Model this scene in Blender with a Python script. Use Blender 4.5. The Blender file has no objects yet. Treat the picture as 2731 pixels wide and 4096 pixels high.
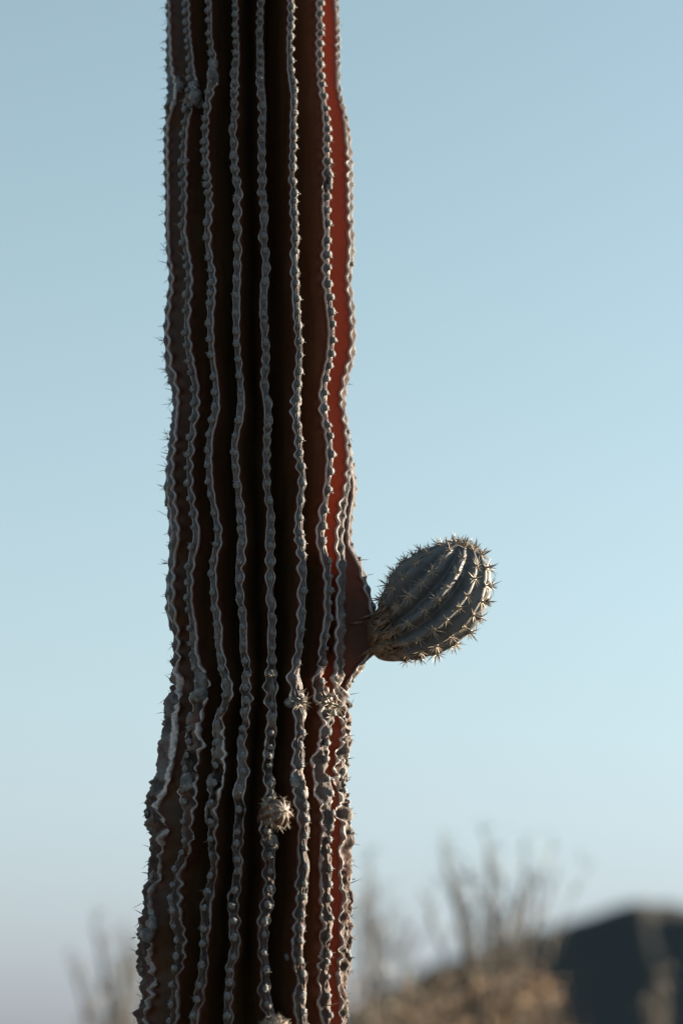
import bpy, bmesh, math, random
import numpy as np
from mathutils import Vector, Matrix
from mathutils.bvhtree import BVHTree

random.seed(7)
rng = np.random.default_rng(11)
S = bpy.context.scene
COL = S.collection

# ------------------------------------------------------------------ camera
PITCH = math.radians(13.0)
CAM = np.array([0.159, -4.70, 1.40])
LENS = 85.0
FPX = LENS / 36.0 * 4096.0            # focal length in photo pixels
cd = bpy.data.cameras.new('camera')
cam = bpy.data.objects.new('camera', cd)
COL.objects.link(cam)
cam.location = CAM.tolist()
cam.rotation_euler = (math.pi / 2 + PITCH, 0, 0)
cd.sensor_fit = 'VERTICAL'
cd.sensor_height = 36.0
cd.sensor_width = 24.0
cd.lens = LENS
cd.clip_start = 0.1
cd.clip_end = 9000
cd.dof.use_dof = True
cd.dof.focus_distance = 4.66
cd.dof.aperture_fstop = 1.5
S.camera = cam

# ------------------------------------------------------------------ sky, sun, exposure
SUN_ELEV = math.radians(10.0)
SUN_AZ = math.radians(76.0)          # clockwise from the view direction (+Y)
w = bpy.data.worlds.new('World')
S.world = w
w.use_nodes = True
nt = w.node_tree
bg = nt.nodes['Background']
sky = nt.nodes.new('ShaderNodeTexSky')
sky.sky_type = 'NISHITA'
sky.sun_disc = False
sky.sun_elevation = SUN_ELEV
sky.sun_rotation = SUN_AZ
sky.altitude = 1000
sky.air_density = 3.0
sky.dust_density = 0.3
sky.ozone_density = 0.3
# thin even haze: the whole sky is a little greyer and cooler than clean air
bw = nt.nodes.new('ShaderNodeRGBToBW')
nt.links.new(sky.outputs[0], bw.inputs[0])
hz = nt.nodes.new('ShaderNodeMix')
hz.data_type = 'RGBA'
hz.inputs[0].default_value = 0.77
nt.links.new(sky.outputs[0], hz.inputs[6])
nt.links.new(bw.outputs[0], hz.inputs[7])
tn = nt.nodes.new('ShaderNodeMix')
tn.data_type = 'RGBA'
tn.blend_type = 'MULTIPLY'
tn.inputs[0].default_value = 1.0
tn.inputs[7].default_value = (0.505, 0.72, 0.94, 1)
nt.links.new(hz.outputs[2], tn.inputs[6])
nt.links.new(tn.outputs[2], bg.inputs[0])
bg.inputs[1].default_value = 0.05

ld = bpy.data.lights.new('sun', 'SUN')
sun = bpy.data.objects.new('sun', ld)
COL.objects.link(sun)
sdir = Vector((math.sin(SUN_AZ) * math.cos(SUN_ELEV), math.cos(SUN_AZ) * math.cos(SUN_ELEV), math.sin(SUN_ELEV)))
sun.rotation_euler = sdir.to_track_quat('Z', 'Y').to_euler()
sun.location = (3, 0, 6)
ld.energy = 5.0
ld.angle = math.radians(0.53)
ld.color = (1.0, 0.80, 0.58)

S.view_settings.view_transform = 'Standard'
S.view_settings.look = 'None'
S.view_settings.exposure = 2.60
S.view_settings.gamma = 1.0
S.render.engine = 'CYCLES'
S.cycles.use_denoising = True
S.cycles.max_bounces = 8
S.cycles.diffuse_bounces = 5


# ------------------------------------------------------------------ helpers
FWD = np.array([0, math.cos(PITCH), math.sin(PITCH)])
UPV = np.array([0, -math.sin(PITCH), math.cos(PITCH)])
RGT = np.array([1.0, 0, 0])


def ray(px, py):
    return FWD + RGT * ((px - 1365.5) / FPX) + UPV * ((2048.0 - py) / FPX)


def at_y(px, py, y):
    """point where the ray through a photo pixel meets the upright plane at depth y"""
    d = ray(px, py)
    return CAM + d * ((y - CAM[1]) / d[1])


def hash3(i, j, k, seed):
    n = (i * 374761393 + j * 668265263 + k * 2147483647 + seed * 974711) & 0x7fffffff
    n = (n ^ (n >> 13)) * 1274126177 & 0x7fffffff
    n = n ^ (n >> 16)
    return (n & 0xffff) / 65535.0


def vnoise(x, y, z, seed=0):
    """value noise, -1..1, vectorised"""
    x, y, z = np.broadcast_arrays(np.asarray(x, float), np.asarray(y, float), np.asarray(z, float))
    i, j, k = (np.floor(a).astype(np.int64) for a in (x, y, z))
    fx, fy, fz = x - i, y - j, z - k
    sx, sy, sz = (f * f * (3 - 2 * f) for f in (fx, fy, fz))
    r = 0.0
    for a in (0, 1):
        for b in (0, 1):
            for c in (0, 1):
                r = r + hash3(i + a, j + b, k + c, seed) * (sx if a else 1 - sx) * (sy if b else 1 - sy) * (sz if c else 1 - sz)
    return r * 2 - 1


def fbm(x, y, z, seed=0, octv=3):
    r, a = 0.0, 1.0
    for o in range(octv):
        r = r + a * vnoise(x * 2 ** o, y * 2 ** o, z * 2 ** o, seed + o * 17)
        a *= 0.5
    return r / 1.75


def sstep(a, b, x):
    t = np.clip((np.asarray(x, float) - a) / (b - a), 0, 1)
    return t * t * (3 - 2 * t)


def smooth1(a, n):
    if n < 1:
        return a
    k = np.hanning(2 * n + 3)[1:-1]
    k /= k.sum()
    return np.convolve(np.pad(a, n, mode='edge'), k, mode='valid')


def mesh_obj(name, verts, faces, mat, parent=None, smooth=True, attrs=None, kind=None):
    me = bpy.data.meshes.new(name)
    verts = np.asarray(verts, dtype=np.float32).reshape(-1, 3)
    if isinstance(faces, np.ndarray):
        n, m = faces.shape
        me.vertices.add(len(verts))
        me.vertices.foreach_set('co', verts.ravel())
        me.loops.add(n * m)
        me.loops.foreach_set('vertex_index', faces.astype(np.int32).ravel())
        me.polygons.add(n)
        me.polygons.foreach_set('loop_start', np.arange(0, n * m, m, dtype=np.int32))
        me.update(calc_edges=True)
    else:
        me.from_pydata(verts.tolist(), [], faces)
        me.update()
    me.validate()
    me.polygons.foreach_set('use_smooth', np.full(len(me.polygons), smooth, dtype=bool))
    for k, v in (attrs or {}).items():
        a = me.attributes.new(k, 'FLOAT', 'POINT')
        a.data.foreach_set('value', np.asarray(v, dtype=np.float32).ravel())
    me.materials.append(mat)
    o = bpy.data.objects.new(name, me)
    COL.objects.link(o)
    if parent is not None:
        o.parent = parent
    if kind:
        o['kind'] = kind
    return o


def tag(o, label, cat=None, group=None, kind=None):
    o['label'] = label
    if cat:
        o['category'] = cat
    if group:
        o['group'] = group
    if kind:
        o['kind'] = kind
    return o


def empty(name, loc=(0, 0, 0)):
    o = bpy.data.objects.new(name, None)
    o.empty_display_size = 0.2
    o.location = loc
    COL.objects.link(o)
    return o


# ------------------------------------------------------------------ materials
class M:
    def __init__(self, name):
        self.m = bpy.data.materials.new(name)
        self.m.use_nodes = True
        self.t = self.m.node_tree
        self.b = self.t.nodes['Principled BSDF']

    def n(self, typ, **kw):
        nd = self.t.nodes.new(typ)
        for k, v in kw.items():
            setattr(nd, k, v)
        return nd

    def l(self, a, b):
        self.t.links.new(a, b)

    def attr(self, name):
        return self.n('ShaderNodeAttribute', attribute_name=name).outputs['Fac']

    def coord(self, scale=(1, 1, 1)):
        tc = self.n('ShaderNodeTexCoord')
        mp = self.n('ShaderNodeMapping')
        mp.inputs['Scale'].default_value = scale
        self.l(tc.outputs['Object'], mp.inputs[0])
        return mp.outputs[0]

    def noise(self, vec, scale, detail=4, rough=0.55):
        nd = self.n('ShaderNodeTexNoise')
        nd.inputs['Scale'].default_value = scale
        nd.inputs['Detail'].default_value = detail
        nd.inputs['Roughness'].default_value = rough
        self.l(vec, nd.inputs['Vector'])
        return nd.outputs['Fac']

    def ramp(self, fac, stops, interp='LINEAR'):
        r = self.n('ShaderNodeValToRGB')
        r.color_ramp.interpolation = interp
        e = r.color_ramp.elements
        while len(e) < len(stops):
            e.new(0.5)
        for el, (p, c) in zip(e, stops):
            el.position = p
            el.color = (c, c, c, 1) if isinstance(c, (int, float)) else (*c, 1)
        self.l(fac, r.inputs[0])
        return r.outputs[0]

    def mix(self, fac, a, b, blend='MIX'):
        nd = self.n('ShaderNodeMix', data_type='RGBA', blend_type=blend)
        for i, v in ((0, fac), (6, a), (7, b)):
            if isinstance(v, (int, float)):
                nd.inputs[i].default_value = v
            elif isinstance(v, tuple):
                nd.inputs[i].default_value = (*v, 1)
            else:
                self.l(v, nd.inputs[i])
        return nd.outputs[2]

    def math(self, op, a, b=0.0):
        nd = self.n('ShaderNodeMath', operation=op)
        for i, v in ((0, a), (1, b)):
            if isinstance(v, (int, float)):
                nd.inputs[i].default_value = v
            else:
                self.l(v, nd.inputs[i])
        return nd.outputs[0]

    def bump(self, h, strength, dist):
        nd = self.n('ShaderNodeBump')
        nd.inputs['Strength'].default_value = strength
        nd.inputs['Distance'].default_value = dist
        self.l(h, nd.inputs['Height'])
        self.l(nd.outputs[0], self.b.inputs['Normal'])

    def col(self, c):
        self.l(c, self.b.inputs['Base Color'])

    def rough(self, r):
        if isinstance(r, (int, float)):
            self.b.inputs['Roughness'].default_value = r
        else:
            self.l(r, self.b.inputs['Roughness'])


def make_trunk_mat():
    m = M('cactus_skin')
    bu = m.attr('band')          # 0 crest line, 1 corky edge, 2 groove
    bark = m.attr('bark')
    v = m.coord()
    vs = m.coord((1, 1, 0.22))
    n1 = m.noise(v, 55, 5)
    n2 = m.noise(vs, 120, 4)
    n3 = m.noise(v, 14, 4)
    n4 = m.noise(v, 210, 3)
    cork = m.ramp(n1, [(0.25, (0.030, 0.033, 0.038)), (0.55, (0.072, 0.078, 0.087)), (0.8, (0.15, 0.16, 0.17))])
    brk = m.ramp(n2, [(0.30, (0.010, 0.008, 0.007)), (0.45, (0.038, 0.029, 0.024)), (0.58, (0.064, 0.056, 0.051)), (0.70, (0.13, 0.117, 0.105))])
    tint = m.ramp(n3, [(0.5, 0.0), (0.68, 0.75)])
    brk = m.mix(tint, brk, (0.13, 0.055, 0.025))
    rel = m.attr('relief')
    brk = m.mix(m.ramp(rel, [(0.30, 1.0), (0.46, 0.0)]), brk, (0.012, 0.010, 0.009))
    brk = m.mix(m.ramp(rel, [(0.58, 0.0), (0.72, 0.7)]), brk, (0.12, 0.112, 0.105))
    cork = m.mix(bark, cork, brk)
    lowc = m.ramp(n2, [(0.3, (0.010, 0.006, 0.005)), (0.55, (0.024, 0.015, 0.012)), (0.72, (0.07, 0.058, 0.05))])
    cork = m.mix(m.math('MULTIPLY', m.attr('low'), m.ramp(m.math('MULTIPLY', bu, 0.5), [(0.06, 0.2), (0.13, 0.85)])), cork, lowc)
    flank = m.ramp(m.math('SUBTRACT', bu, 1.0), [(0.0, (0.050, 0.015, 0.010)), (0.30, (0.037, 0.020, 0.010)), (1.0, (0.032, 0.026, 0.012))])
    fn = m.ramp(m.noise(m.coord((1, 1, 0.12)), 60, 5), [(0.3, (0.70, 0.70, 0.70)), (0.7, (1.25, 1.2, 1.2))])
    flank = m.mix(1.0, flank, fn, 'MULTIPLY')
    # small pale scars on the flanks
    vor = m.n('ShaderNodeTexVoronoi')
    vor.inputs['Scale'].default_value = 42
    m.l(m.coord((1, 1, 0.6)), vor.inputs['Vector'])
    sc = m.ramp(vor.outputs['Distance'], [(0.05, 1.0), (0.11, 0.0)])
    sel = m.ramp(m.noise(v, 9, 2), [(0.60, 0.0), (0.66, 0.55)])
    flank = m.mix(m.math('MULTIPLY', sc, sel), flank, (0.10, 0.09, 0.085))
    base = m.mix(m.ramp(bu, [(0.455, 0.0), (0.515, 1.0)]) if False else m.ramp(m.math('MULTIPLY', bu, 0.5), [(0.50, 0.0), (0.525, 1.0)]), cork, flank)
    edge = m.ramp(m.math('MULTIPLY', bu, 0.5), [(0.39, 0.0), (0.45, 1.0), (0.50, 1.0), (0.535, 0.0)])
    ea = m.math('MULTIPLY', edge, m.ramp(n4, [(0.2, 0.35), (0.6, 0.95)]))
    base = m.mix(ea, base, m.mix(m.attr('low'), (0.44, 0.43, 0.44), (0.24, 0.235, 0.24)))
    # reddish flesh showing between areoles on the crest band
    fl = m.ramp(m.math('MULTIPLY', bu, 0.5), [(0.06, 0.0), (0.2, 0.6), (0.36, 0.6), (0.42, 0.0)])
    base = m.mix(m.math('MULTIPLY', fl, m.ramp(n3, [(0.42, 0.0), (0.6, 0.7)])), base, (0.075, 0.033, 0.03))
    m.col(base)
    m.rough(m.ramp(m.math('MULTIPLY', bu, 0.5), [(0.48, 0.75), (0.56, 0.45)]))
    h = m.math('ADD', n1, m.math('MULTIPLY', n4, 0.5))
    hh = m.math('MULTIPLY', h, m.ramp(m.math('MULTIPLY', bu, 0.5), [(0.48, 1.0), (0.56, 0.08)]))
    m.bump(hh, 0.7, 0.003)
    m.b.inputs['Specular IOR Level'].default_value = 0.22
    # red light let through the flesh, its amount set per rib to place the glow
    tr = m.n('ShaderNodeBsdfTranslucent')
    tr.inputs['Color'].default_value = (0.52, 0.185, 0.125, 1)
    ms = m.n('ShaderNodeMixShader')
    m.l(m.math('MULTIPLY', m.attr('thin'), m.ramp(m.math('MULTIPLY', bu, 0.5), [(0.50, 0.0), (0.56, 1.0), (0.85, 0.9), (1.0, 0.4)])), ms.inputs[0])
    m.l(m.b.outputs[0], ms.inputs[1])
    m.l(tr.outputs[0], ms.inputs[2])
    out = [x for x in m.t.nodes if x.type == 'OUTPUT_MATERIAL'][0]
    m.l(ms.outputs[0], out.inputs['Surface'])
    return m.m


def noisy_mat(name, stops, scale=60, rough=0.75, bump=0.5, dist=0.002, vec=(1, 1, 1), detail=4):
    m = M(name)
    n1 = m.noise(m.coord(vec), scale, detail)
    m.col(m.ramp(n1, stops))
    m.rough(rough)
    if bump:
        m.bump(n1, bump, dist)
    return m.m


MAT_TRUNK = make_trunk_mat()
MAT_AREOLE = noisy_mat('areole_wool', [(0.3, (0.036, 0.039, 0.044)), (0.55, (0.10, 0.11, 0.12)), (0.75, (0.23, 0.24, 0.25))], 260, 0.85)
MAT_SPINE = noisy_mat('spine_horn', [(0.3, (0.10, 0.085, 0.07)), (0.7, (0.25, 0.225, 0.19))], 120, 0.5, 0.2)
MAT_OLDSPINE = noisy_mat('old_spine_horn', [(0.3, (0.05, 0.045, 0.042)), (0.7, (0.16, 0.145, 0.135))], 120, 0.6, 0.2)
MAT_KNOT = noisy_mat('scar_cork', [(0.28, (0.022, 0.023, 0.025)), (0.5, (0.075, 0.080, 0.088)), (0.75, (0.17, 0.175, 0.18))], 70, 0.85, 0.9, 0.004)
MAT_COLLAR = noisy_mat('torn_collar_fibre', [(0.3, (0.035, 0.024, 0.018)), (0.5, (0.095, 0.068, 0.046)), (0.72, (0.18, 0.15, 0.12))], 70, 0.8, 0.8, 0.003, (1, 1, 1.6))


def make_arm_mat():
    m = M('arm_skin')
    c = m.attr('crest')
    v = m.coord()
    n1 = m.noise(v, 40, 5)
    n2 = m.noise(v, 180, 3)
    base = m.ramp(n1, [(0.3, (0.042, 0.053, 0.064)), (0.7, (0.076, 0.091, 0.106))])
    old = m.attr('old')
    brown = m.ramp(n1, [(0.3, (0.040, 0.020, 0.015)), (0.7, (0.12, 0.075, 0.05))])
    base = m.mix(old, base, brown)
    cl = m.ramp(c, [(0.93, 0.0), (0.985, 0.85)])
    base = m.mix(m.math('MULTIPLY', cl, m.ramp(n2, [(0.25, 0.5), (0.6, 1.0)])), base, (0.17, 0.135, 0.10))
    m.col(base)
    m.rough(0.6)
    m.bump(m.math('ADD', n1, m.math('MULTIPLY', n2, 0.4)), 0.25, 0.002)
    return m.m


MAT_ARM = make_arm_mat()

# ------------------------------------------------------------------ setting: ground and hill
def make_ground():
    m = M('desert_soil')
    v = m.coord()
    a = m.noise(v, 0.25, 6)
    b = m.noise(v, 7, 6)
    c = m.mix(m.ramp(a, [(0.35, 0.0), (0.65, 1.0)]), (0.10, 0.078, 0.055), (0.15, 0.12, 0.085))
    c = m.mix(m.ramp(b, [(0.4, 0.0), (0.7, 0.6)]), c, (0.07, 0.058, 0.045))
    m.col(c)
    m.rough(0.95)
    m.bump(b, 0.6, 0.05)
    n = 121
    u = np.linspace(-1, 1, n)
    g = np.sign(u) * (np.abs(u) * 30 + np.abs(u) ** 5 * 5000)
    X, Y = np.meshgrid(g, g)
    r = np.hypot(X, Y)
    Z = 0.05 * fbm(X * 0.5, Y * 0.5, 0.0, 5) * sstep(0.4, 3, r)
    Z = Z * (1 - sstep(80, 250, r))
    idx = np.arange(n * n).reshape(n, n)
    F = np.stack([idx[:-1, :-1], idx[:-1, 1:], idx[1:, 1:], idx[1:, :-1]], -1).reshape(-1, 4)
    o = mesh_obj('ground', np.stack([X, Y, Z], -1), F, m.m, kind='structure')
    o['label'] = 'sandy desert ground stretching to the horizon'
    return o


make_ground()

HILL_PX = [(1100, 4240), (1250, 4130), (1391, 4049), (1546, 3957), (1665, 3894), (1756, 3848), (1866, 3821), (1939, 3793), (2030, 3775),
           (2121, 3735), (2213, 3705), (2350, 3668), (2441, 3630), (2505, 3604), (2559, 3597), (2623, 3612), (2731, 3622),
           (2850, 3640), (3000, 3600), (3200, 3650), (3500, 3760), (4000, 3850), (5000, 3990), (6500, 4200)]


def make_hill():
    m = M('hill_scrub')
    v = m.coord()
    a = m.noise(v, 0.05, 6, 0.6)
    b = m.noise(v, 0.5, 4, 0.6)
    c = m.ramp(a, [(0.3, (0.017, 0.022, 0.026)), (0.55, (0.023, 0.028, 0.031)), (0.75, (0.036, 0.036, 0.034))])  # bluish base colour stands in for the blue of distant air
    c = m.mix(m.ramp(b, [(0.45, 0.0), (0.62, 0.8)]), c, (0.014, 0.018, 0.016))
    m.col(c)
    m.rough(0.95)
    m.bump(b, 0.5, 1.0)
    D = 420.0
    P = np.array([at_y(px, py - 14, D) for px, py in HILL_PX])
    xs = np.linspace(P[0, 0], P[-1, 0], 330)
    crest = smooth1(np.interp(xs, P[:, 0], P[:, 2]), 2)
    ys = np.linspace(-70, 130, 61)
    XX, YY = np.meshgrid(xs, ys)
    sh = np.where(YY < 0, np.clip(1 + YY / (crest[None, :] * 1.35 + 1), -0.2, 1), np.clip(1 - YY / (crest[None, :] * 2.2 + 1), -0.2, 1))
    ZZ = crest[None, :] * sh - np.abs(fbm(XX * 0.05, YY * 0.05, 0.0, 3, 4)) * 5.0 * (1 - np.abs(sh)) - 0.6
    ZZ += 0.5 * fbm(XX * 0.3, YY * 0.3, 1.0, 9, 3)
    r, cc = XX.shape
    idx = np.arange(r * cc).reshape(r, cc)
    F = np.stack([idx[:-1, :-1], idx[:-1, 1:], idx[1:, 1:], idx[1:, :-1]], -1).reshape(-1, 4)
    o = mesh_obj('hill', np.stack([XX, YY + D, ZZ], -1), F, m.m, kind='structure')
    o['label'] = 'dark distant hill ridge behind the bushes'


make_hill()

# ------------------------------------------------------------------ the cactus trunk
# outer outline of the trunk in the photograph: y, left x, right x
OUT = np.array([
    (-250, 676, 1345), (0, 672, 1353), (100, 674, 1360), (200, 673, 1366), (270, 675, 1364), (330, 683, 1361), (400, 684, 1362), (460, 668, 1378), (512, 662, 1392),
    (600, 663, 1400), (700, 664, 1405), (800, 665, 1405), (900, 665, 1406), (980, 668, 1411), (1040, 672, 1409), (1130, 690, 1401),
    (1200, 676, 1411), (1300, 661, 1418), (1430, 657, 1418), (1480, 664, 1406), (1536, 682, 1390), (1610, 692, 1385), (1680, 688, 1394),
    (1740, 674, 1405), (1850, 664, 1418), (1950, 656, 1427), (2000, 660, 1422), (2048, 670, 1412), (2150, 675, 1410), (2250, 672, 1415),
    (2350, 660, 1415), (2450, 662, 1412), (2530, 690, 1410), (2600, 696, 1406), (2680, 696, 1404), (2760, 688, 1400), (2850, 676, 1400), (2950, 668, 1396),
    (3020, 655, 1388), (3072, 634, 1378), (3120, 614, 1380), (3200, 604, 1386), (3300, 600, 1394), (3400, 602, 1400), (3500, 601, 1402),
    (3584, 592, 1402), (3640, 574, 1402), (3690, 560, 1402), (3740, 557, 1402), (3790, 570, 1400), (3860, 565, 1396), (3930, 570, 1388),
    (4020, 586, 1386), (4096, 590, 1385), (4400, 592, 1385)], float)

# crest bands (left edge, right edge) of ribs A..H per look at the photograph: window origin, then rows
TRACE = [
    (640, 0, [
        (0, 60, 84, 192, 220, 362, 395, 562, 610, 766, 826, 988, 1042, 1225, 1265, 1358, 1388),
        (200, 62, 86, 203, 232, 378, 410, 565, 608, 760, 818, 992, 1042, 1232, 1265, 1368, 1398),
        (400, 62, 104, 222, 254, 390, 428, 568, 622, 755, 820, 985, 1035, 1222, 1258, 1370, 1402),
        (550, 66, 124, 230, 275, 380, 478, 560, 625, 748, 822, 985, 1042, 1232, 1262, 1372, 1402),
        (650, 82, 160, 225, 315, 374, 462, 545, 618, 752, 828, 995, 1060, 1232, 1275, 1375, 1402),
        (740, 88, 188, 208, 330, 356, 412, 548, 608, 765, 832, 1012, 1070, 1252, 1294, 1385, 1412),
        (850, 74, 104, 195, 262, 348, 398, 548, 605, 766, 835, 1015, 1072, 1270, 1308, 1412, 1442)]),
    (640, 512, [
        (0, 42, 72, 178, 212, 338, 382, 538, 598, 760, 826, 1010, 1072, 1274, 1318, 1430, 1472),
        (200, 42, 75, 165, 212, 332, 385, 540, 605, 765, 830, 1010, 1065, 1275, 1318, 1440, 1490),
        (400, 46, 76, 175, 215, 358, 412, 572, 640, 765, 835, 1000, 1052, 1275, 1332, 1442, 1498),
        (600, 52, 78, 178, 220, 358, 415, 570, 638, 775, 845, 1003, 1072, 1265, 1318, 1450, 1500),
        (800, 52, 76, 168, 205, 348, 400, 568, 632, 780, 850, 1015, 1075, 1285, 1330, 1465, 1505)]),
    (640, 1024, [
        (0, 62, 82, 200, 240, 370, 415, 572, 640, 793, 862, 1012, 1080, 1262, 1320, 1450, 1508),
        (200, 84, 118, 210, 262, 382, 445, 565, 635, 782, 855, 1018, 1088, 1272, 1330, 1440, 1482),
        (400, 58, 92, 195, 240, 365, 430, 560, 630, 780, 855, 1035, 1100, 1300, 1352, 1465, 1512),
        (600, 42, 80, 192, 235, 368, 425, 565, 622, 790, 860, 1048, 1108, 1312, 1360, 1478, 1522),
        (800, 56, 100, 215, 270, 390, 430, 580, 635, 800, 868, 1052, 1105, 1300, 1345, 1462, 1510)]),
    (640, 1536, [
        (0, 108, 148, 258, 308, 420, 470, 598, 655, 792, 862, 1030, 1100, 1250, 1302, 1410, 1455),
        (120, 122, 172, 258, 310, 412, 475, 598, 665, 806, 880, 1012, 1100, 1238, 1302, 1388, 1440),
        (200, 115, 158, 255, 316, 412, 486, 592, 665, 805, 886, 1012, 1095, 1242, 1302, 1405, 1445),
        (400, 95, 145, 230, 275, 370, 425, 560, 614, 800, 866, 1048, 1115, 1285, 1335, 1438, 1478),
        (600, 78, 112, 208, 258, 355, 415, 558, 625, 800, 862, 1060, 1130, 1300, 1352, 1450, 1492),
        (800, 80, 120, 220, 262, 372, 425, 575, 632, 810, 872, 1065, 1125, 1288, 1330, 1440, 1474)]),
    (640, 2048, [
        (0, 105, 140, 245, 290, 402, 455, 592, 665, 838, 905, 1060, 1115, 1250, 1305, 1378, 1438),
        (200, 120, 162, 262, 322, 425, 492, 600, 685, 820, 912, 1030, 1122, 1212, 1285, 1365, 1420),
        (300, 98, 150, 235, 305, 405, 470, 585, 668, 828, 912, 1055, 1130, 1222, 1305, 1365, 1430),
        (400, 82, 130, 220, 278, 390, 450, 588, 665, 835, 912, 1065, 1142, 1265, 1335, 1370, 1440),
        (600, 80, 115, 220, 266, 395, 455, 590, 660, 835, 908, 1080, 1145, 1290, 1340, 1370, 1432),
        (800, 96, 128, 225, 270, 410, 475, 610, 680, 838, 912, 1070, 1135, 1280, 1332, 1358, 1425)]),
    (600, 2560, [
        (0, 200, 245, 315, 385, 512, 585, 700, 770, 912, 990, 1130, 1195, 1322, 1380, 1430, 1500),
        (100, 190, 245, 320, 380, 525, 585, 705, 775, 920, 990, 1135, 1190, 1325, 1380, 1428, 1505),
        (200, 190, 250, 335, 415, 545, 605, 715, 800, 905, 988, 1102, 1182, 1308, 1360, 1434, 1490),
        (300, 200, 295, 348, 460, 548, 655, 715, 805, 880, 1008, 1062, 1180, 1235, 1345, 1390, 1480),
        (400, 190, 282, 325, 465, 540, 645, 705, 805, 880, 1010, 1075, 1210, 1245, 1395, 1388, 1490),
        (500, 165, 292, 315, 468, 525, 618, 702, 800, 892, 1000, 1078, 1230, 1280, 1430, 1440, 1515),
        (600, 155, 268, 310, 425, 505, 578, 705, 770, 908, 990, 1118, 1215, 1318, 1438, 1448, 1512),
        (700, 145, 285, 298, 405, 500, 568, 692, 770, 908, 990, 1125, 1210, 1325, 1405, 1475, 1538),
        (800, 135, 290, 290, 425, 485, 592, 685, 770, 895, 988, 1110, 1198, 1318, 1388, 1458, 1518)]),
    (600, 3072, [
        (0, 80, 262, 264, 415, 462, 602, 665, 772, 885, 992, 1075, 1198, 1218, 1378, 1420, 1490),
        (150, 30, 215, 250, 390, 442, 590, 660, 760, 885, 988, 1100, 1218, 1260, 1402, 1432, 1510),
        (300, 20, 160, 246, 370, 440, 542, 650, 745, 870, 985, 1115, 1232, 1308, 1415, 1432, 1530),
        (450, 44, 182, 250, 345, 450, 545, 650, 740, 860, 985, 1125, 1226, 1328, 1410, 1440, 1545),
        (600, 45, 165, 248, 332, 450, 535, 642, 730, 870, 1000, 1130, 1216, 1310, 1402, 1430, 1550),
        (800, 30, 102, 190, 270, 445, 516, 640, 722, 880, 985, 1120, 1225, 1325, 1412, 1450, 1542)]),
    (600, 3584, [
        (0, -10, 70, 160, 258, 410, 506, 615, 702, 866, 980, 1122, 1212, 1330, 1410, 1488, 1545),
        (200, -30, 66, 178, 260, 395, 490, 605, 700, 842, 970, 1110, 1216, 1328, 1416, 1462, 1532),
        (400, -40, 118, 195, 282, 398, 472, 605, 696, 858, 950, 1090, 1186, 1325, 1392, 1465, 1530),
        (600, -40, 76, 185, 268, 370, 460, 608, 688, 850, 946, 1108, 1198, 1308, 1388, 1440, 1512),
        (700, -42, 72, 172, 256, 360, 446, 590, 668, 846, 950, 1120, 1202, 1305, 1398, 1445, 1515),
        (780, -44, 60, 166, 245, 352, 436, 580, 655, 846, 955, 1078, 1206, 1345, 1396, 1460, 1518),
        (840, -42, 66, 162, 238, 345, 430, 575, 650, 860, 960, 1095, 1214, 1278, 1404, 1466, 1524),
        (1000, -40, 75, 150, 236, 320, 402, 560, 636, 895, 975, 1128, 1235, 1338, 1408, 1470, 1530)]),
]
SC = 800.0 / 1568.0
rowsP = []
for (x0, y0, rows) in TRACE:
    for r in rows:
        rowsP.append([y0 + r[0] * SC] + [x0 + v * SC for v in r[1:]])
rowsP = np.array(rowsP)

# outline of the flare of the rightmost rib towards the arm: y, x
FLARE = np.array([(2100, 1408), (2150, 1405), (2190, 1408), (2220, 1424), (2250, 1442), (2290, 1456), (2350, 1474), (2400, 1488), (2440, 1500), (2520, 1506),
                  (2590, 1502), (2630, 1486), (2655, 1462), (2690, 1440), (2720, 1418), (2750, 1400), (2790, 1396)], float)

oz = []
for (py, xl, xr) in OUT:
    a, b = at_y(xl, py, 0.0), at_y(xr, py, 0.0)
    oz.append((a[2], (a[0] + b[0]) / 2, (b[0] - a[0]) / 2))
oz = np.array(sorted(oz))


def axis_x(z):
    return np.interp(z, oz[:, 0], oz[:, 1])


def rad_z(z):
    return np.interp(z, oz[:, 0], oz[:, 2])


Z0, Z1 = 1.40, 3.70
zz = np.concatenate([np.arange(0, 1.40, 0.02), np.arange(Z0, Z1, 0.0027), np.arange(Z1, 5.0, 0.02), 4.99 + 0.21 * np.sin(np.linspace(0.05, 1.0, 14) * math.pi / 2)])
NR = len(zz)
zs = (zz - 1.6)

# pixel row of each height, for features placed by the photograph's y
zpy = np.array([(at_y(1045, y, -0.15)[2], y) for y in range(-400, 4600, 100)])
zpy = zpy[np.argsort(zpy[:, 0])]
pyz = np.interp(zz, zpy[:, 0], zpy[:, 1])


def z_of(py):
    return float(np.interp(py, zpy[::-1, 1], zpy[::-1, 0]))


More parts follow.
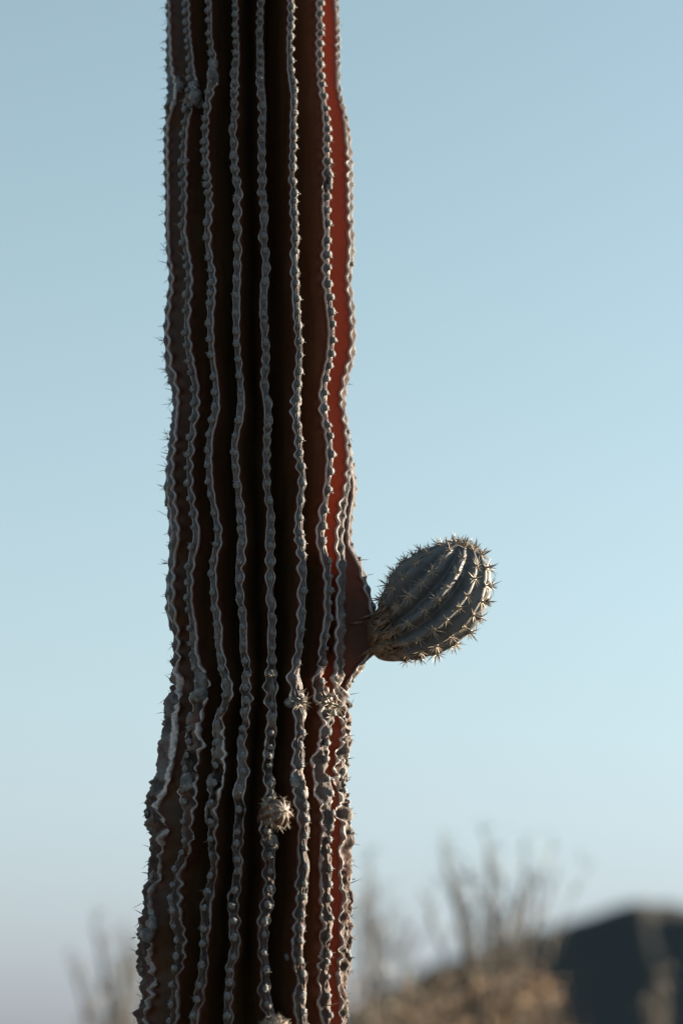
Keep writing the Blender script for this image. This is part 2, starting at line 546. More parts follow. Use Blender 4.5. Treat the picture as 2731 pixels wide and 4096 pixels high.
NAMES = 'ABCDEFGH'
ribs = []      # dicts of theta, rad, w (half width) along zz
SHB = 0.72     # how far the corky shoulders drop, as a share of the half width
for i in range(8):
    T = []
    for row in rowsP:
        py, xl, xr = row[0], row[1 + 2 * i], row[2 + 2 * i]
        mid, half = (xl + xr) / 2, (xr - xl) / 2
        th, rd, hw = 0.0, 0.18, 0.012
        for it in range(6):
            y = -rd * math.cos(th)
            p = at_y(mid, py, y)
            q = at_y(mid + half, py, y)
            hw = min((q[0] - p[0]) / max(math.cos(th), 0.45), 0.042)
            c, R = axis_x(p[2]), rad_z(p[2])
            X = p[0] + SHB * hw * math.sin(th) - c
            s = max(-0.978, min(0.978, X / R))
            th = math.asin(s)
            rd = X / s if abs(s) >= 0.85 else R
        T.append((p[2], th, rd, hw))
    T = np.array(sorted(T))
    th = smooth1(np.interp(zz, T[:, 0], T[:, 1]), 5)
    rd = smooth1(np.interp(zz, T[:, 0], T[:, 2]), 5)
    hw = smooth1(np.interp(zz, T[:, 0], T[:, 3]), 4)
    rd = rd + {'D': -0.003, 'E': -0.007, 'F': 0.005}.get(NAMES[i], 0.0)      # radii shaped for light: F catches the sun and shades E
    ribs.append(dict(th=th, rd=rd, w=hw, vis=True, name=NAMES[i]))

# the rib that forms the right outline and carries the arm, and the one behind the left outline
PI_ = np.array([(at_y(x, y, 0.0)[2], at_y(x, y, 0.0)[0]) for (y, x) in
                [(o[0], o[2]) for o in OUT if not (2090 < o[0] < 2800)] + [tuple(f) for f in FLARE]])
PI_ = PI_[np.argsort(PI_[:, 0])]
thI = np.radians(np.interp(zz, [1.4, 2.0, 2.45, z_of(1950), z_of(1500), 3.7], [84, 84, 87, 92, 108, 112]))
rdI = smooth1(np.interp(zz, PI_[:, 0], PI_[:, 1]) - axis_x(zz), 3) / np.sin(np.minimum(thI, math.radians(92)))
ribI = dict(th=thI, rd=rdI, w=np.full(NR, 0.013), vis=True, name='I')
thZ = np.radians(np.interp(zz, [1.4, 2.2, 2.9, 3.1, 3.7], [-97, -97, -98, -103, -106]))
ribZ = dict(th=thZ, rd=rad_z(zz) / np.abs(np.sin(thZ)) * np.interp(zz, [2.95, 3.1], [1.0, 0.985]), w=np.full(NR, 0.014), vis=True, name='Z')
allr = [ribZ] + ribs + [ribI]
NB = 7
for k in range(NB):
    f = (k + 1) / (NB + 1)
    th = thI + (thZ + 2 * math.pi - thI) * f + 0.04 * vnoise(zz * 3, k * 5.0, 0, 33)
    allr.append(dict(th=th, rd=rad_z(zz) * (1 + 0.02 * vnoise(zz * 4, k * 3.0, 1.0, 21)), w=np.full(NR, 0.013), vis=False, name='b%d' % k))
for r in allr:
    k0 = zs.size
    sd = sum(ord(c) for c in r['name'])
    k1 = vnoise(zz * 5.5, 9.3, sd, 63)
    r['wig'] = 0.0018 * vnoise(zz * 16, 3.1, sd, 61) + 0.0022 * vnoise(zz * 31, 5.1, sd, 62) * np.clip(0.4 + k1, 0, 1.4)
    lowz = sstep(z_of(2520), z_of(2750), zz)
    r['wig'] = r['wig'] + lowz * (0.0042 * vnoise(zz * 21, 1.7, sd, 64) + 0.0022 * vnoise(zz * 48, 2.7, sd, 65))
    if r['name'] in 'ZAI':
        r['rd'] = r['rd'] + lowz * (0.0045 * vnoise(zz * 26, 8.7, sd, 66) + 0.0028 * vnoise(zz * 60, 8.7, sd, 67)) * (0.5 if r['name'] == 'I' else 1)
# keep ribs apart
n = len(allr)
for _ in range(2):
    for i in range(n):
        a, b = allr[i], allr[(i + 1) % n]
        thb = b['th'] + (2 * math.pi if i == n - 1 else 0)
        sp = (thb - a['th'])
        need = np.maximum(0, math.radians(7.0) - sp)
        if i != n - 1 and b['name'] not in 'I':
            b['th'] = b['th'] + need
        elif b['name'] == 'I':
            a['th'] = a['th'] - need

BARK = {'A': [0, 1.0, 0.8], 'B': [0, 1.0, 0.65], 'C': [0, 0.95, 0.65], 'D': [0, 0.9, 0.65], 'E': [0, 0.75, 0.55], 'F': [0, 0.5, 0.4],
        'G': [0, 0.8, 0.4], 'H': [0, 0.75, 0.45], 'I': [0, 0.65, 0.4], 'Z': [0, 1.0, 0.9]}

spacing_y = np.array([(-400, 46), (300, 46), (700, 52), (1050, 60), (1300, 66), (1700, 60), (2300, 64), (2700, 58), (3200, 60), (4100, 60)], float)

cactus = empty('cactus')
tag(cactus, 'tall ribbed columnar cactus trunk with reddish flanks and one spiny bud arm', 'cactus')

UB = np.array([0, .12, .25, .40, .55, .70, .82, .90, .96, 1.0])
VB = np.array([.02, .055, .11, .19, .29, .41, .55, .70, .85, 1.0])
topscale = np.where(zz > 4.99, np.cos(np.arcsin(np.clip((zz - 4.99) / 0.21, 0, 1))), 1.0)
topscale = np.maximum(topscale, 0.04)

bvh_v, bvh_f = [], []
areole_spots = []
rib_objs = {}
for i, r in enumerate(allr):
    vis = r['vis']
    prv, nxt = allr[i - 1], allr[(i + 1) % n]
    sel = np.arange(NR) if vis else np.unique(np.concatenate([np.arange(0, NR, 8), [NR - 1]]))
    z = zz[sel]
    th, rd, w0 = r['th'][sel], r['rd'][sel], r['w'][sel]
    nz = len(z)
    nm = r['name']
    # areole heights up this rib
    ah = []
    zc = 0.05 + 0.02 * rng.random()
    while zc < 5.0:
        ah.append(zc)
        py = float(np.interp(zc, zpy[:, 0], zpy[:, 1]))
        spx = float(np.interp(py, spacing_y[:, 0], spacing_y[:, 1]))
        zc += spx / 2010.0 * (1 + 0.16 * rng.standard_normal())
    ah = np.array(ah)
    j = np.clip(np.searchsorted(ah, z), 1, len(ah) - 1)
    d = np.minimum(np.abs(z - ah[j - 1]), np.abs(z - ah[j]))
    loc = (ah[j] - ah[j - 1])
    ar = 0.5 + 0.5 * np.cos(2 * math.pi * np.clip(d / loc, 0, 0.5))
    arn = np.exp(-(d / 0.0062) ** 2)
    # bark mask
    if nm in BARK:
        bk = np.interp(pyz[sel], [2520, 2680, 3250, 3420], [BARK[nm][0], BARK[nm][1], BARK[nm][1], BARK[nm][2]])
        bk = bk * np.clip(0.85 + 0.5 * vnoise(z * 14, i * 3.7, 0, 71), 0.3, 1.15)
    else:
        bk = np.interp(pyz[sel], [2520, 2680, 3420], [0, .8, .6])
    # knots near the top of ribs A, B, C
    for (kn, ky, kh, ka) in (('A', 350, 45, .9), ('B', 375, 60, 1.), ('C', 285, 55, .9), ('G', 730, 45, .8), ('E', 250, 30, .3), ('D', 290, 40, .3)):
        if nm == kn:
            bk = np.maximum(bk, ka * np.exp(-((pyz[sel] - ky) / kh) ** 2))
    ct, st = np.cos(th), np.sin(th)
    nvec = np.stack([st, -ct], -1)
    tvec = np.stack([ct, st], -1)
    ax = np.stack([axis_x(z), np.zeros(nz)], -1)
    C = ax + nvec * rd[:, None] + tvec * (r['wig'][sel])[:, None]
    sides = []
    for sgn, nb in ((-1, prv), (1, nxt)):
        thn = nb['th'][sel].copy()
        if sgn == -1 and i == 0:
            thn = thn - 2 * math.pi
        if sgn == 1 and i == n - 1:
            thn = thn + 2 * math.pi
        sp = np.abs(thn - th) * np.minimum(rd, nb['rd'][sel])
        w = np.minimum(w0, 0.40 * sp)
        wn = np.minimum(nb['w'][sel], 0.40 * sp)
        gap0 = np.maximum(sp - 0.77 * (w + wn), 0.004)
        lag = 0.007 * vnoise(z * 12, i * 2.0 + sgn, 0, 81)
        jj = np.clip(np.searchsorted(ah, z + lag), 1, len(ah) - 1)
        dd = np.minimum(np.abs(z + lag - ah[jj - 1]), np.abs(z + lag - ah[jj]))
        sc = 0.5 + 0.5 * np.cos(2 * math.pi * np.clip(dd / loc, 0, 0.5))
        sc = sc ** 0.8
        w = w * 0.77
        ws = np.maximum(smooth1(w, 12), 0.003)
        amp = np.minimum(0.50 * w, 0.0062) * np.clip(1 + 1.1 * vnoise(z * 15, i * 4.0 + sgn * 2, 3.0, 83), 0.15, 2.0) * (1 - 0.55 * np.clip(bk, 0, 1))
        w = w - 0.55 * amp + amp * sc + (0.0004 + 0.0013 * bk) * vnoise(z * 70, i, sgn, 91) + 0.0035 * bk * vnoise(z * 34, i, sgn, 92)
        w = np.maximum(w, 0.003)
        h = SHB * w
        gap = np.maximum(sp - w - wn, 0.004)
        depth = np.clip(gap0 * 1.75, 0.012, 0.075)
        thg = (th + thn) / 2
        rg = np.maximum(np.minimum(rd, nb['rd'][sel]) - depth, 0.07)
        # a wide web where the flare reaches out to the arm
        G = ax + np.stack([np.sin(thg), -np.cos(thg)], -1) * rg[:, None]
        pts = []
        for u in UB:
            drop = h * (u ** 1.7)
            groove = -0.0036 * np.exp(-(u / 0.17) ** 2) * (1 - ar) ** 1.2
            bump = 0.0030 * np.exp(-(u / 0.32) ** 2) * ar
            lip = 0.0018 * np.exp(-((u - 0.95) / 0.07) ** 2)
            nn = -drop + groove + bump + lip - 0.0014 * np.exp(-((u - 0.65) / 0.18) ** 2)
            P = C + tvec * (sgn * w * u)[:, None] + nvec * nn[:, None]
            pts.append((P, np.full(nz, u)))
        E, _ = pts[-1]
        # flank: leave the edge inwards, bend towards the groove floor
        Es = C + tvec * (sgn * ws * 0.92)[:, None] - nvec * (SHB * ws)[:, None]
        K = Es - nvec * (depth * 0.50)[:, None] + tvec * (sgn * gap * 0.10)[:, None]
        for v in VB:
            v2 = v
            P = Es * (1 - v2) ** 2 + K * (2 * v2 * (1 - v2)) + G * v2 ** 2
            P = P + (E - Es) * (1 - sstep(0.0, 0.20, v2))
            pts.append((P, np.full(nz, 1 + v)))
        sides.append(pts)
    prof = sides[0][::-1] + sides[1][1:]
    np_ = len(prof)
    XY = np.stack([p for p, _ in prof], 1)               # nz, np, 2
    B = np.stack([b for _, b in prof], 1)
    ZZ = np.repeat(z[:, None], np_, 1)
    # irregular relief: fine everywhere on the band, coarse plates where barky
    out = np.repeat(nvec[:, None, :], np_, 1)
    bandm = 1 - sstep(0.98, 1.12, B)
    flk = 1 - bandm
    X3, Y3 = XY[..., 0], XY[..., 1]
    f1 = fbm(X3 * 120, Y3 * 120, ZZ * 95, 5 + i, 2)
    f2 = fbm(X3 * 70, Y3 * 70, ZZ * 42, 105 + i, 3)
    bk2 = bk[:, None]
    plate = np.sign(f2) * np.abs(f2) ** 0.6
    disp = bandm * (0.0011 * f1 + bk2 * (0.0150 * plate + 0.0095 * f1))
    barkfl = bk2 * sstep(1.35, 1.0, B) * flk
    disp = disp + barkfl * 0.002 * f2
    XY = XY + out * disp[..., None]
    fl = flk * (1 - sstep(1.7, 2.0, B))
    tn = np.repeat(tvec[:, None, :], np_, 1)
    XY = XY + tn * (fl * (0.0016 * fbm(X3 * 20, Y3 * 20, ZZ * 16, 300 + i, 2) + 0.0006 * vnoise(X3 * 60, Y3 * 60, ZZ * 60, 44)))[..., None]
    ZZ = ZZ + bandm * bk2 * 0.002 * vnoise(X3 * 80, Y3 * 80, ZZ * 60, 7)
    XY = ax[:, None, :] + (XY - ax[:, None, :]) * topscale[sel][:, None, None]
    V = np.concatenate([XY, ZZ[..., None]], -1).reshape(-1, 3)
    idx = np.arange(nz * np_).reshape(nz, np_)
    F = np.stack([idx[:-1, :-1], idx[:-1, 1:], idx[1:, 1:], idx[1:, :-1]], -1).reshape(-1, 4)
    bka = np.repeat(bk2, np_, 1) * np.where(B > 1, np.clip(1 - (B - 1) * 4, 0, 1), 1)
    o = mesh_obj('rib', V, F, MAT_TRUNK, cactus, True, dict(band=B, bark=bka, thin=np.full(B.shape, {'H': 0.32, 'I': 0.14, 'G': 0.055, 'F': 0.035}.get(nm, 0.016)), relief=0.5 + 1.1 * f2, low=np.repeat(sstep(3150, 3420, pyz[sel])[:, None], np_, 1)))  # translucency raised on the right-hand ribs so H glows most
    rib_objs[nm] = o
    if vis:
        step = 3
        ii = np.arange(0, nz, step)
        id2 = np.arange(len(ii) * np_).reshape(len(ii), np_)
        base = sum(len(a) for a in bvh_v)
        bvh_v.append(V.reshape(nz, np_, 3)[ii].reshape(-1, 3))
        bvh_f.append(np.stack([id2[:-1, :-1], id2[:-1, 1:], id2[1:, 1:], id2[1:, :-1]], -1).reshape(-1, 4) + base)
        for zc in ah:
            if 1.40 < zc < 3.72:
                q = int(np.argmin(np.abs(z - zc)))
                P = C[q] + nvec[q] * 0.0015
                sl = (C[min(q + 4, nz - 1)] - C[max(q - 4, 0)]) / (z[min(q + 4, nz - 1)] - z[max(q - 4, 0)])
                areole_spots.append((nm, np.array([P[0], P[1], z[q]]), np.array([nvec[q][0], nvec[q][1], 0]), np.array([sl[0], sl[1], 1.0]), float(th[q]), float(pyz[sel][q]), float(bk[q]), float(w0[q])))

BV = BVHTree.FromPolygons(np.concatenate(bvh_v).tolist(), np.concatenate(bvh_f).tolist())


def hit(px, py):
    d = Vector(ray(px, py)).normalized()
    p, nn, _, _ = BV.ray_cast(Vector(CAM), d)
    return p, nn


# ---- spines
def cone(verts, faces, base, tip, r, sides=4, bend=None):
    base, tip = Vector(base), Vector(tip)
    d = (tip - base)
    L = d.length
    d.normalize()
    a = d.orthogonal().normalized()
    b = d.cross(a)
    s = len(verts)
    mid = base + d * (L * 0.5) + (bend if bend else Vector((0, 0, 0)))
    for c, rr in ((base, r), (mid, r * 0.68)):
        for k in range(sides):
            t = 2 * math.pi * k / sides
            verts.append(c + a * (rr * math.cos(t)) + b * (rr * math.sin(t)))
    verts.append(tip)
    for k in range(sides):
        k2 = (k + 1) % sides
        faces.append((s + k, s + k2, s + sides + k2, s + sides + k))
        faces.append((s + sides + k, s + sides + k2, s + 2 * sides))


def frame(nrm, up):
    nrm = Vector(nrm).normalized()
    up = Vector(up)
    up = (up - nrm * up.dot(nrm)).normalized()
    x = up.cross(nrm)
    m = Matrix.Identity(3)
    m.col[0], m.col[1], m.col[2] = x, up, nrm
    return m


# ---- areoles: small woolly knobs along every crest
def areole_mesh(k):
    rr = random.Random(k)
    bm = bmesh.new()
    bmesh.ops.create_uvsphere(bm, u_segments=8, v_segments=5, radius=1.0)
    for v in bm.verts:
        f = 1 + rr.uniform(-.13, .13)
        v.co = Vector((v.co.x * 0.0062 * f, v.co.y * 0.0066 * f, v.co.z * 0.0050 * f))
    vs, fs = [v.co.copy() for v in bm.verts], [[v.index for v in f.verts] for f in bm.faces]
    bm.free()
    for q in range(rr.randint(3, 5)):        # worn spine stubs
        t = rr.uniform(0, 6.28)
        e = rr.uniform(0.2, 0.9)
        d = Vector((math.cos(t) * math.cos(e), math.sin(t) * math.cos(e), math.sin(e)))
        cone(vs, fs, d * 0.004, d * rr.uniform(0.0075, 0.0105), 0.0010, 3)
    me = bpy.data.meshes.new('areole')
    me.from_pydata([tuple(v) for v in vs], [], fs)
    me.polygons.foreach_set('use_smooth', np.full(len(me.polygons), True))
    me.materials.append(MAT_AREOLE)
    return me


AM = [areole_mesh(k) for k in range(6)]
infr = [a for a in areole_spots if -60 < a[5] < 4160 and abs(a[4]) < math.radians(80)]
order = sorted(range(len(infr)), key=lambda q: -math.cos(infr[q][4]) - 0.3 * random.random())
single = set(order[:296])
sv, sf = [], []
for q, a in enumerate(infr):
    nm, P, nv, up, th, py, bk, w0 = a
    fr = frame(nv, up)
    s = random.uniform(0.82, 1.18) * (0.75 if abs(th) > 1.0 else 1.0)
    rot = fr @ Matrix.Rotation(random.uniform(-0.5, 0.5), 3, 'Z')
    P = np.array(P) - np.array(nv) * (0.0035 * float(sstep(0.95, 1.25, abs(th))) - 0.0016 * float(sstep(1.1, 0.8, abs(th))) + random.uniform(-0.0005, 0.0010))
    M4 = Matrix.Translation(Vector(P)) @ rot.to_4x4() @ Matrix.Diagonal((s, s * random.uniform(.9, 1.2), s, 1))
    if q in single:
        o = bpy.data.objects.new('areole', AM[q % 6])
        COL.objects.link(o)
        o.parent = rib_objs[nm]
        o.matrix_basis = M4
    else:
        me = AM[q % 6]
        b0 = len(sv)
        sv += [tuple(M4 @ v.co) for v in me.vertices]
        sf += [tuple(b0 + x for x in p.vertices) for p in me.polygons]
rest = [a for a in areole_spots if not (-60 < a[5] < 4160 and abs(a[4]) < math.radians(80))]
for q, a in enumerate(rest):
    nm, P, nv, up, th, py, bk, w0 = a
    M4 = Matrix.Translation(Vector(P) - Vector(nv) * random.uniform(0.001, 0.004)) @ frame(nv, up).to_4x4() @ Matrix.Diagonal((.7, random.uniform(.6, 1.1), .7, 1))
    me = AM[q % 6]
    b0 = len(sv)
    sv += [tuple(M4 @ v.co) for v in me.vertices]
    sf += [tuple(b0 + x for x in p.vertices) for p in me.polygons]
mesh_obj('areole_rows', sv, sf, MAT_AREOLE, cactus, True, kind='stuff')

# ---- short old spines on the trunk, mostly seen against the sky
vs, fs = [], []
for (nm, P, nv, up, th, py, bk, w0) in areole_spots:
    if nm in ('Z', 'A', 'I'):
        cnt = random.choice((0, 1, 1, 2, 3)) if nm != 'I' or py > 2700 else random.choice((0, 0, 0, 1))
    elif nm in 'BH':
        cnt = random.choice((0, 0, 1)) if nm == 'B' or py > 2600 else 0
    else:
        cnt = 1 if random.random() < (0.22 if py > 2900 else 0.05) else 0
    fr = frame(nv, up)
    for q in range(cnt):
        t = random.uniform(0, 6.28)
        e = random.uniform(0.35, 1.4)
        dl = Vector((math.cos(t) * math.cos(e), math.sin(t) * math.cos(e), math.sin(e)))
        d = fr @ dl
        L = random.uniform(0.009, 0.020) * (1.5 if random.random() < 0.15 else 1)
        cone(vs, fs, Vector(P) + d * 0.003, Vector(P) + d * L, 0.0008, 4)
# long single ones of the photograph (x, y base) -> (x, y tip)
for (ax_, ay_, bx, by) in [(572, 3657, 532, 3634), (566, 3857, 540, 3855), (597, 3273, 577, 3268), (585, 3492, 563, 3490), (1391, 3537, 1452, 3512), (1387, 3262, 1430, 3252),
                           (1393, 3455, 1424, 3440), (1388, 3445, 1420, 3438), (1398, 3665, 1421, 3658), (1375, 2783, 1446, 2769), (1392, 3035, 1422, 3030), (700, 2697, 664, 2697),
                           (680, 1760, 646, 1745), (672, 1815, 637, 1806), (695, 1600, 665, 1600), (590, 4040, 568, 4046), (1395, 3120, 1402, 3112), (1383, 3980, 1404, 3972)]:
    y = 0.0 if ax_ > 1000 else 0.0
    a = Vector(at_y(ax_, ay_, y))
    b = Vector(at_y(bx, by, y - 0.01))
    a = a + (a - b) * 0.4
    cone(vs, fs, a, b, 0.0013, 5)
mesh_obj('old_spines', [tuple(v) for v in vs], fs, MAT_OLDSPINE, cactus, False, kind='stuff')


# ---- spine clusters (fresh, long)
def cluster_mesh(k, lo, hi, cnt, mat=MAT_SPINE, wool=0.0052):
    rr = random.Random(100 + k)
    vs, fs = [], []
    bm = bmesh.new()
    bmesh.ops.create_uvsphere(bm, u_segments=7, v_segments=4, radius=1.0)
    for v in bm.verts:
        f = 1 + rr.uniform(-.2, .2)
        vs.append(Vector((v.co.x * wool * f, v.co.y * wool * 1.2 * f, v.co.z * wool * 0.6 * f)))
    fs += [[v.index for v in f.verts] for f in bm.faces]
    bm.free()
    for q in range(cnt):
        t = 6.283 * q / cnt + rr.uniform(-.25, .25)
        e = rr.uniform(0.12, 0.55)
        L = rr.uniform(lo, hi)
        d = Vector((math.cos(t) * math.cos(e), math.sin(t) * math.cos(e), math.sin(e)))
        cone(vs, fs, d * 0.002, d * L, rr.uniform(0.0007, 0.0010), 4)
    for q in range(rr.randint(2, 3)):
        t = rr.uniform(0, 6.28)
        e = rr.uniform(0.9, 1.5)
        d = Vector((math.cos(t) * math.cos(e), math.sin(t) * math.cos(e), math.sin(e)))
        cone(vs, fs, d * 0.002, d * rr.uniform(lo, hi) * 0.95, 0.0014, 4)
    me = bpy.data.meshes.new('spine_cluster')
    me.from_pydata([tuple(v) for v in vs], [], fs)
    me.materials.append(mat)
    return me


CLM = [cluster_mesh(k, 0.014, 0.027, 9 + k % 3) for k in range(6)]


def put_cluster(parent, P, nrm, up, s=1.0):
    o = bpy.data.objects.new('spine_cluster', random.choice(CLM))
    COL.objects.link(o)
    o.parent = parent
    o.matrix_basis = Matrix.Translation(Vector(P)) @ (frame(nrm, up) @ Matrix.Rotation(random.uniform(0, 6.28), 3, 'Z')).to_4x4() @ Matrix.Diagonal((s, s, s, 1))
    return o


# ---- ribbed stem sweep used for the arm and the small bud
def ribbed_stem(name, axis, radii, nribs, depth, parent, phase=0.0, nseg=90, per=12, old_len=0.25, mat=MAT_ARM, cl_sp=0.030, cl_from=0.12, cl_scale=1.0, toward=Vector((0, -1, 0)), collapse=1.0):
    axis = np.array(axis, float)
    seg = np.concatenate([[0], np.cumsum(np.linalg.norm(np.diff(axis, axis=0), axis=1))])
    L = seg[-1]
    # denser rows near the tip
    s = L * (1 - (1 - np.linspace(0, 1, nseg)) ** 1.5)
    AX = np.stack([smooth1(np.interp(np.linspace(0, L, 400), seg, axis[:, k]), 30) for k in range(3)], -1)
    AXs = np.stack([np.interp(s, np.linspace(0, L, 400), AX[:, k]) for k in range(3)], -1)
    rr = np.array(radii, float)
    rs = np.interp(s, rr[:, 0] * L, rr[:, 1])
    rs = np.maximum(smooth1(rs, 2), 1e-4)
    rs[-1] = 1e-4
    T = np.gradient(AXs, axis=0)
    T /= np.linalg.norm(T, axis=1)[:, None]
    Bv = np.array(toward)[None, :] - T * (T @ np.array(toward))[:, None]
    Bv /= np.linalg.norm(Bv, axis=1)[:, None]
    Nv = np.cross(Bv, T)
    NA = nribs * per
    ph = np.arange(NA) * 2 * math.pi / NA
    q = np.abs(np.sin(nribs * (ph + phase) / 2))
    fade = sstep(0.0, 0.25, s / L)
    prof = (1 - depth * fade[:, None] * (q[None, :] ** 2.4)) + 0.012 * fade[:, None] * np.exp(-(q[None, :] / 0.12) ** 2)
    R = rs[:, None] * prof
    R = R * (1 + 0.02 * fbm(np.cos(ph)[None, :] * 2, np.sin(ph)[None, :] * 2, (s * 30)[:, None], 17, 2))
    V = AXs[:, None, :] + R[..., None] * (Nv[:, None, :] * np.cos(ph)[None, :, None] + Bv[:, None, :] * np.sin(ph)[None, :, None])
    idx = np.arange(nseg * NA).reshape(nseg, NA)
    nx = np.roll(idx, -1, axis=1)
    F = np.stack([idx[:-1], nx[:-1], nx[1:], idx[1:]], -1).reshape(-1, 4)
    crest = np.repeat((1 - q)[None, :], nseg, 0)
    old = np.repeat((1 - sstep(old_len * 0.5, old_len, s / L + 0.05 * np.sin(s * 90)))[:, None], NA, 1)
    o = mesh_obj(name, V, F, mat, parent, True, dict(crest=crest, old=old))
    # clusters along crests
    for k in range(nribs):
        a = (2 * math.pi * k / nribs - phase)
        rad = rs * (1.012 + 0.006)
        line = AXs + rad[:, None] * (Nv * math.cos(a) + Bv * math.sin(a))
        ll = np.concatenate([[0], np.cumsum(np.linalg.norm(np.diff(line, axis=0), axis=1))])
        pos = cl_from * ll[-1] + random.uniform(0, 0.6) * cl_sp
        while pos < ll[-1] * 0.985:
            P = np.array([np.interp(pos, ll, line[:, c]) for c in range(3)])
            P2 = np.array([np.interp(pos + 0.004, ll, line[:, c]) for c in range(3)])
            P1 = np.array([np.interp(pos - 0.004, ll, line[:, c]) for c in range(3)])
            tg = Vector(P2 - P1).normalized()
            c0 = np.array([np.interp(pos, ll, AXs[:, c]) for c in range(3)])
            nr = Vector(P - c0)
            nr = (nr - tg * nr.dot(tg)).normalized()
            put_cluster(o, P - np.array(nr) * 0.001, nr, tg, cl_scale * random.uniform(0.8, 1.12))
            pos += cl_sp * random.uniform(0.82, 1.2) * (0.62 if pos > ll[-1] * 0.86 else 1.0)
    return o


ZA = 800.0 / 1568.0


def ap(X, Y, y):
    return at_y(1300 + X * ZA, 2050 + Y * ZA, y)


ARM_AX = [ap(340, 965, -0.022), ap(480, 955, -0.030), ap(590, 905, -0.040), ap(715, 815, -0.050), ap(845, 690, -0.058), ap(955, 550, -0.062), ap(1025, 410, -0.064), ap(1058, 300, -0.064), ap(1068, 238, -0.064)]
px = ZA / 2050.0
ARM_R = [(0, 110 * px), (0.06, 185 * px), (0.11, 215 * px), (0.2, 255 * px), (0.32, 318 * px), (0.45, 365 * px), (0.58, 375 * px), (0.70, 355 * px), (0.80, 312 * px), (0.88, 250 * px), (0.94, 175 * px), (0.975, 110 * px), (1.0, 0)]
arm = ribbed_stem('arm', ARM_AX, [(a_, b_ * 1.03) for a_, b_ in ARM_R], 14, 0.25, cactus, phase=0.08, cl_sp=0.034, cl_from=0.18, cl_scale=1.06, nseg=110)
arm['label'] = 'rounded slate grey bud arm covered in star shaped spines'


# ---- torn corky collar round the neck of the arm
def strip(points, widths, thick, name, mat, parent):
    """a tapering woody splinter lying along points"""
    P = np.array(points, float)
    n_ = len(P)
    vs, fs = [], []
    T = np.gradient(P, axis=0)
    for k in range(n_):
        t = Vector(T[k]).normalized()
        a = t.cross(Vector((0, -1, 0))).normalized()
        b = a.cross(t).normalized()
        for q in range(8):
            an = 2 * math.pi * q / 8
            f = 1 + 0.22 * random.uniform(-1, 1)
            vs.append(Vector(P[k]) + a * (widths[k] * math.cos(an) * f) + b * (thick * (widths[k] / max(widths)) ** .6 * math.sin(an) * f))
    for k in range(n_ - 1):
        for q in range(8):
            q2 = (q + 1) % 8
            fs.append((k * 8 + q, k * 8 + q2, (k + 1) * 8 + q2, (k + 1) * 8 + q))
    fs.append(tuple(range(7, -1, -1)))
    fs.append(tuple((n_ - 1) * 8 + q for q in range(8)))
    return mesh_obj(name, [tuple(v) for v in vs], fs, mat, parent, True)


def on_trunk(X, Y, lift=0.004, fallback=-0.03):
    p, nn = hit(1300 + X * ZA, 2050 + Y * ZA)
    if p is None or p.y > 0.1:
        return ap(X, Y, fallback)
    return np.array(p) + np.array([0, -lift, 0])


av = np.array([v.co[:] for v in arm.data.vertices])
BVA = BVHTree.FromPolygons(av.tolist(), [list(p.vertices) for p in arm.data.polygons])


def on_any(X, Y, lift=0.003):
    d = Vector(ray(1300 + X * ZA, 2050 + Y * ZA)).normalized()
    best = None
    for b in (BV, BVA):
        p, nn, _, dist = b.ray_cast(Vector(CAM), d)
        if p is not None and p.y < 0.08 and (best is None or dist < best[1]):
            best = (p, dist)
    return None if best is None else np.array(best[0]) - np.array(d) * lift


SPL = [
    ([(180, 872), (235, 868), (290, 862), (350, 862), (420, 865), (500, 850)], [2, 9, 17, 28, 42, 30]),
    ([(215, 1150), (270, 1125), (320, 1095), (370, 1075), (430, 1060), (500, 1070)], [2, 8, 15, 24, 36, 24]),
    ([(250, 850), (310, 822), (360, 805), (410, 800), (460, 790)], [2, 8, 14, 22, 16]),
    ([(375, 1160), (420, 1130), (470, 1120), (540, 1130), (620, 1160)], [6, 18, 30, 30, 10]),
    ([(345, 990), (375, 960), (395, 920), (410, 880)], [5, 13, 20, 16]),
    ([(360, 1040), (385, 1010), (410, 970), (425, 930)], [5, 15, 20, 18]),
]
rq = random.Random(4)
for k in range(34):
    X, Y = rq.uniform(385, 470), rq.uniform(770, 1180)
    a = math.radians(rq.gauss((Y - 960) * 0.06, 25))
    L = rq.uniform(60, 190)
    pts = []
    for q in range(6):
        t = q / 5
        pts.append((X + L * t * math.cos(a) - 25, Y - 0.45 * L * t * math.cos(a) * (0.3 + t) + L * t * math.sin(a)))
    w_ = rq.uniform(9, 20)
    SPL.append((pts, [w_ * f for f in (.3, .8, 1, .9, .6, .15)]))
for pts, wd in SPL:
    P, W = [], []
    for k, (X, Y) in enumerate(pts):
        a = on_any(X, Y)
        if a is None or (P and abs(a[1] - P[-1][1]) > 0.03):
            continue
        P.append(a)
        W.append(wd[k] * px)
    if len(P) > 2:
        strip(P, W, 0.0045, 'torn_collar', MAT_COLLAR, arm)


# ---- scar knots: lumpy cork
def knot(x, y, rx, ry, parent, mat=MAT_KNOT, seed=0, depth=0.5):
    p, nn = hit(x, y)
    if p is None:
        p = Vector(at_y(x, y, -0.05))
    k = 2010.0
    bm = bmesh.new()
    bmesh.ops.create_icosphere(bm, subdivisions=3, radius=1.0)
    co = np.array([v.co[:] for v in bm.verts])
    fs = [[v.index for v in f.verts] for f in bm.faces]
    bm.free()
    f = 1 + 0.34 * fbm(co[:, 0] * 2.4 + seed, co[:, 1] * 2.4, co[:, 2] * 2.4, seed, 3) + 0.10 * vnoise(co[:, 0] * 7, co[:, 1] * 7, co[:, 2] * 7, seed + 3)
    co = co * f[:, None]
    V = np.array(p)[None, :] + np.stack([co[:, 0] * rx / k, co[:, 1] * depth * (rx + ry) / 2 / k, co[:, 2] * ry / k], -1)
    return mesh_obj('scar_knot', V, fs, mat, parent, True)


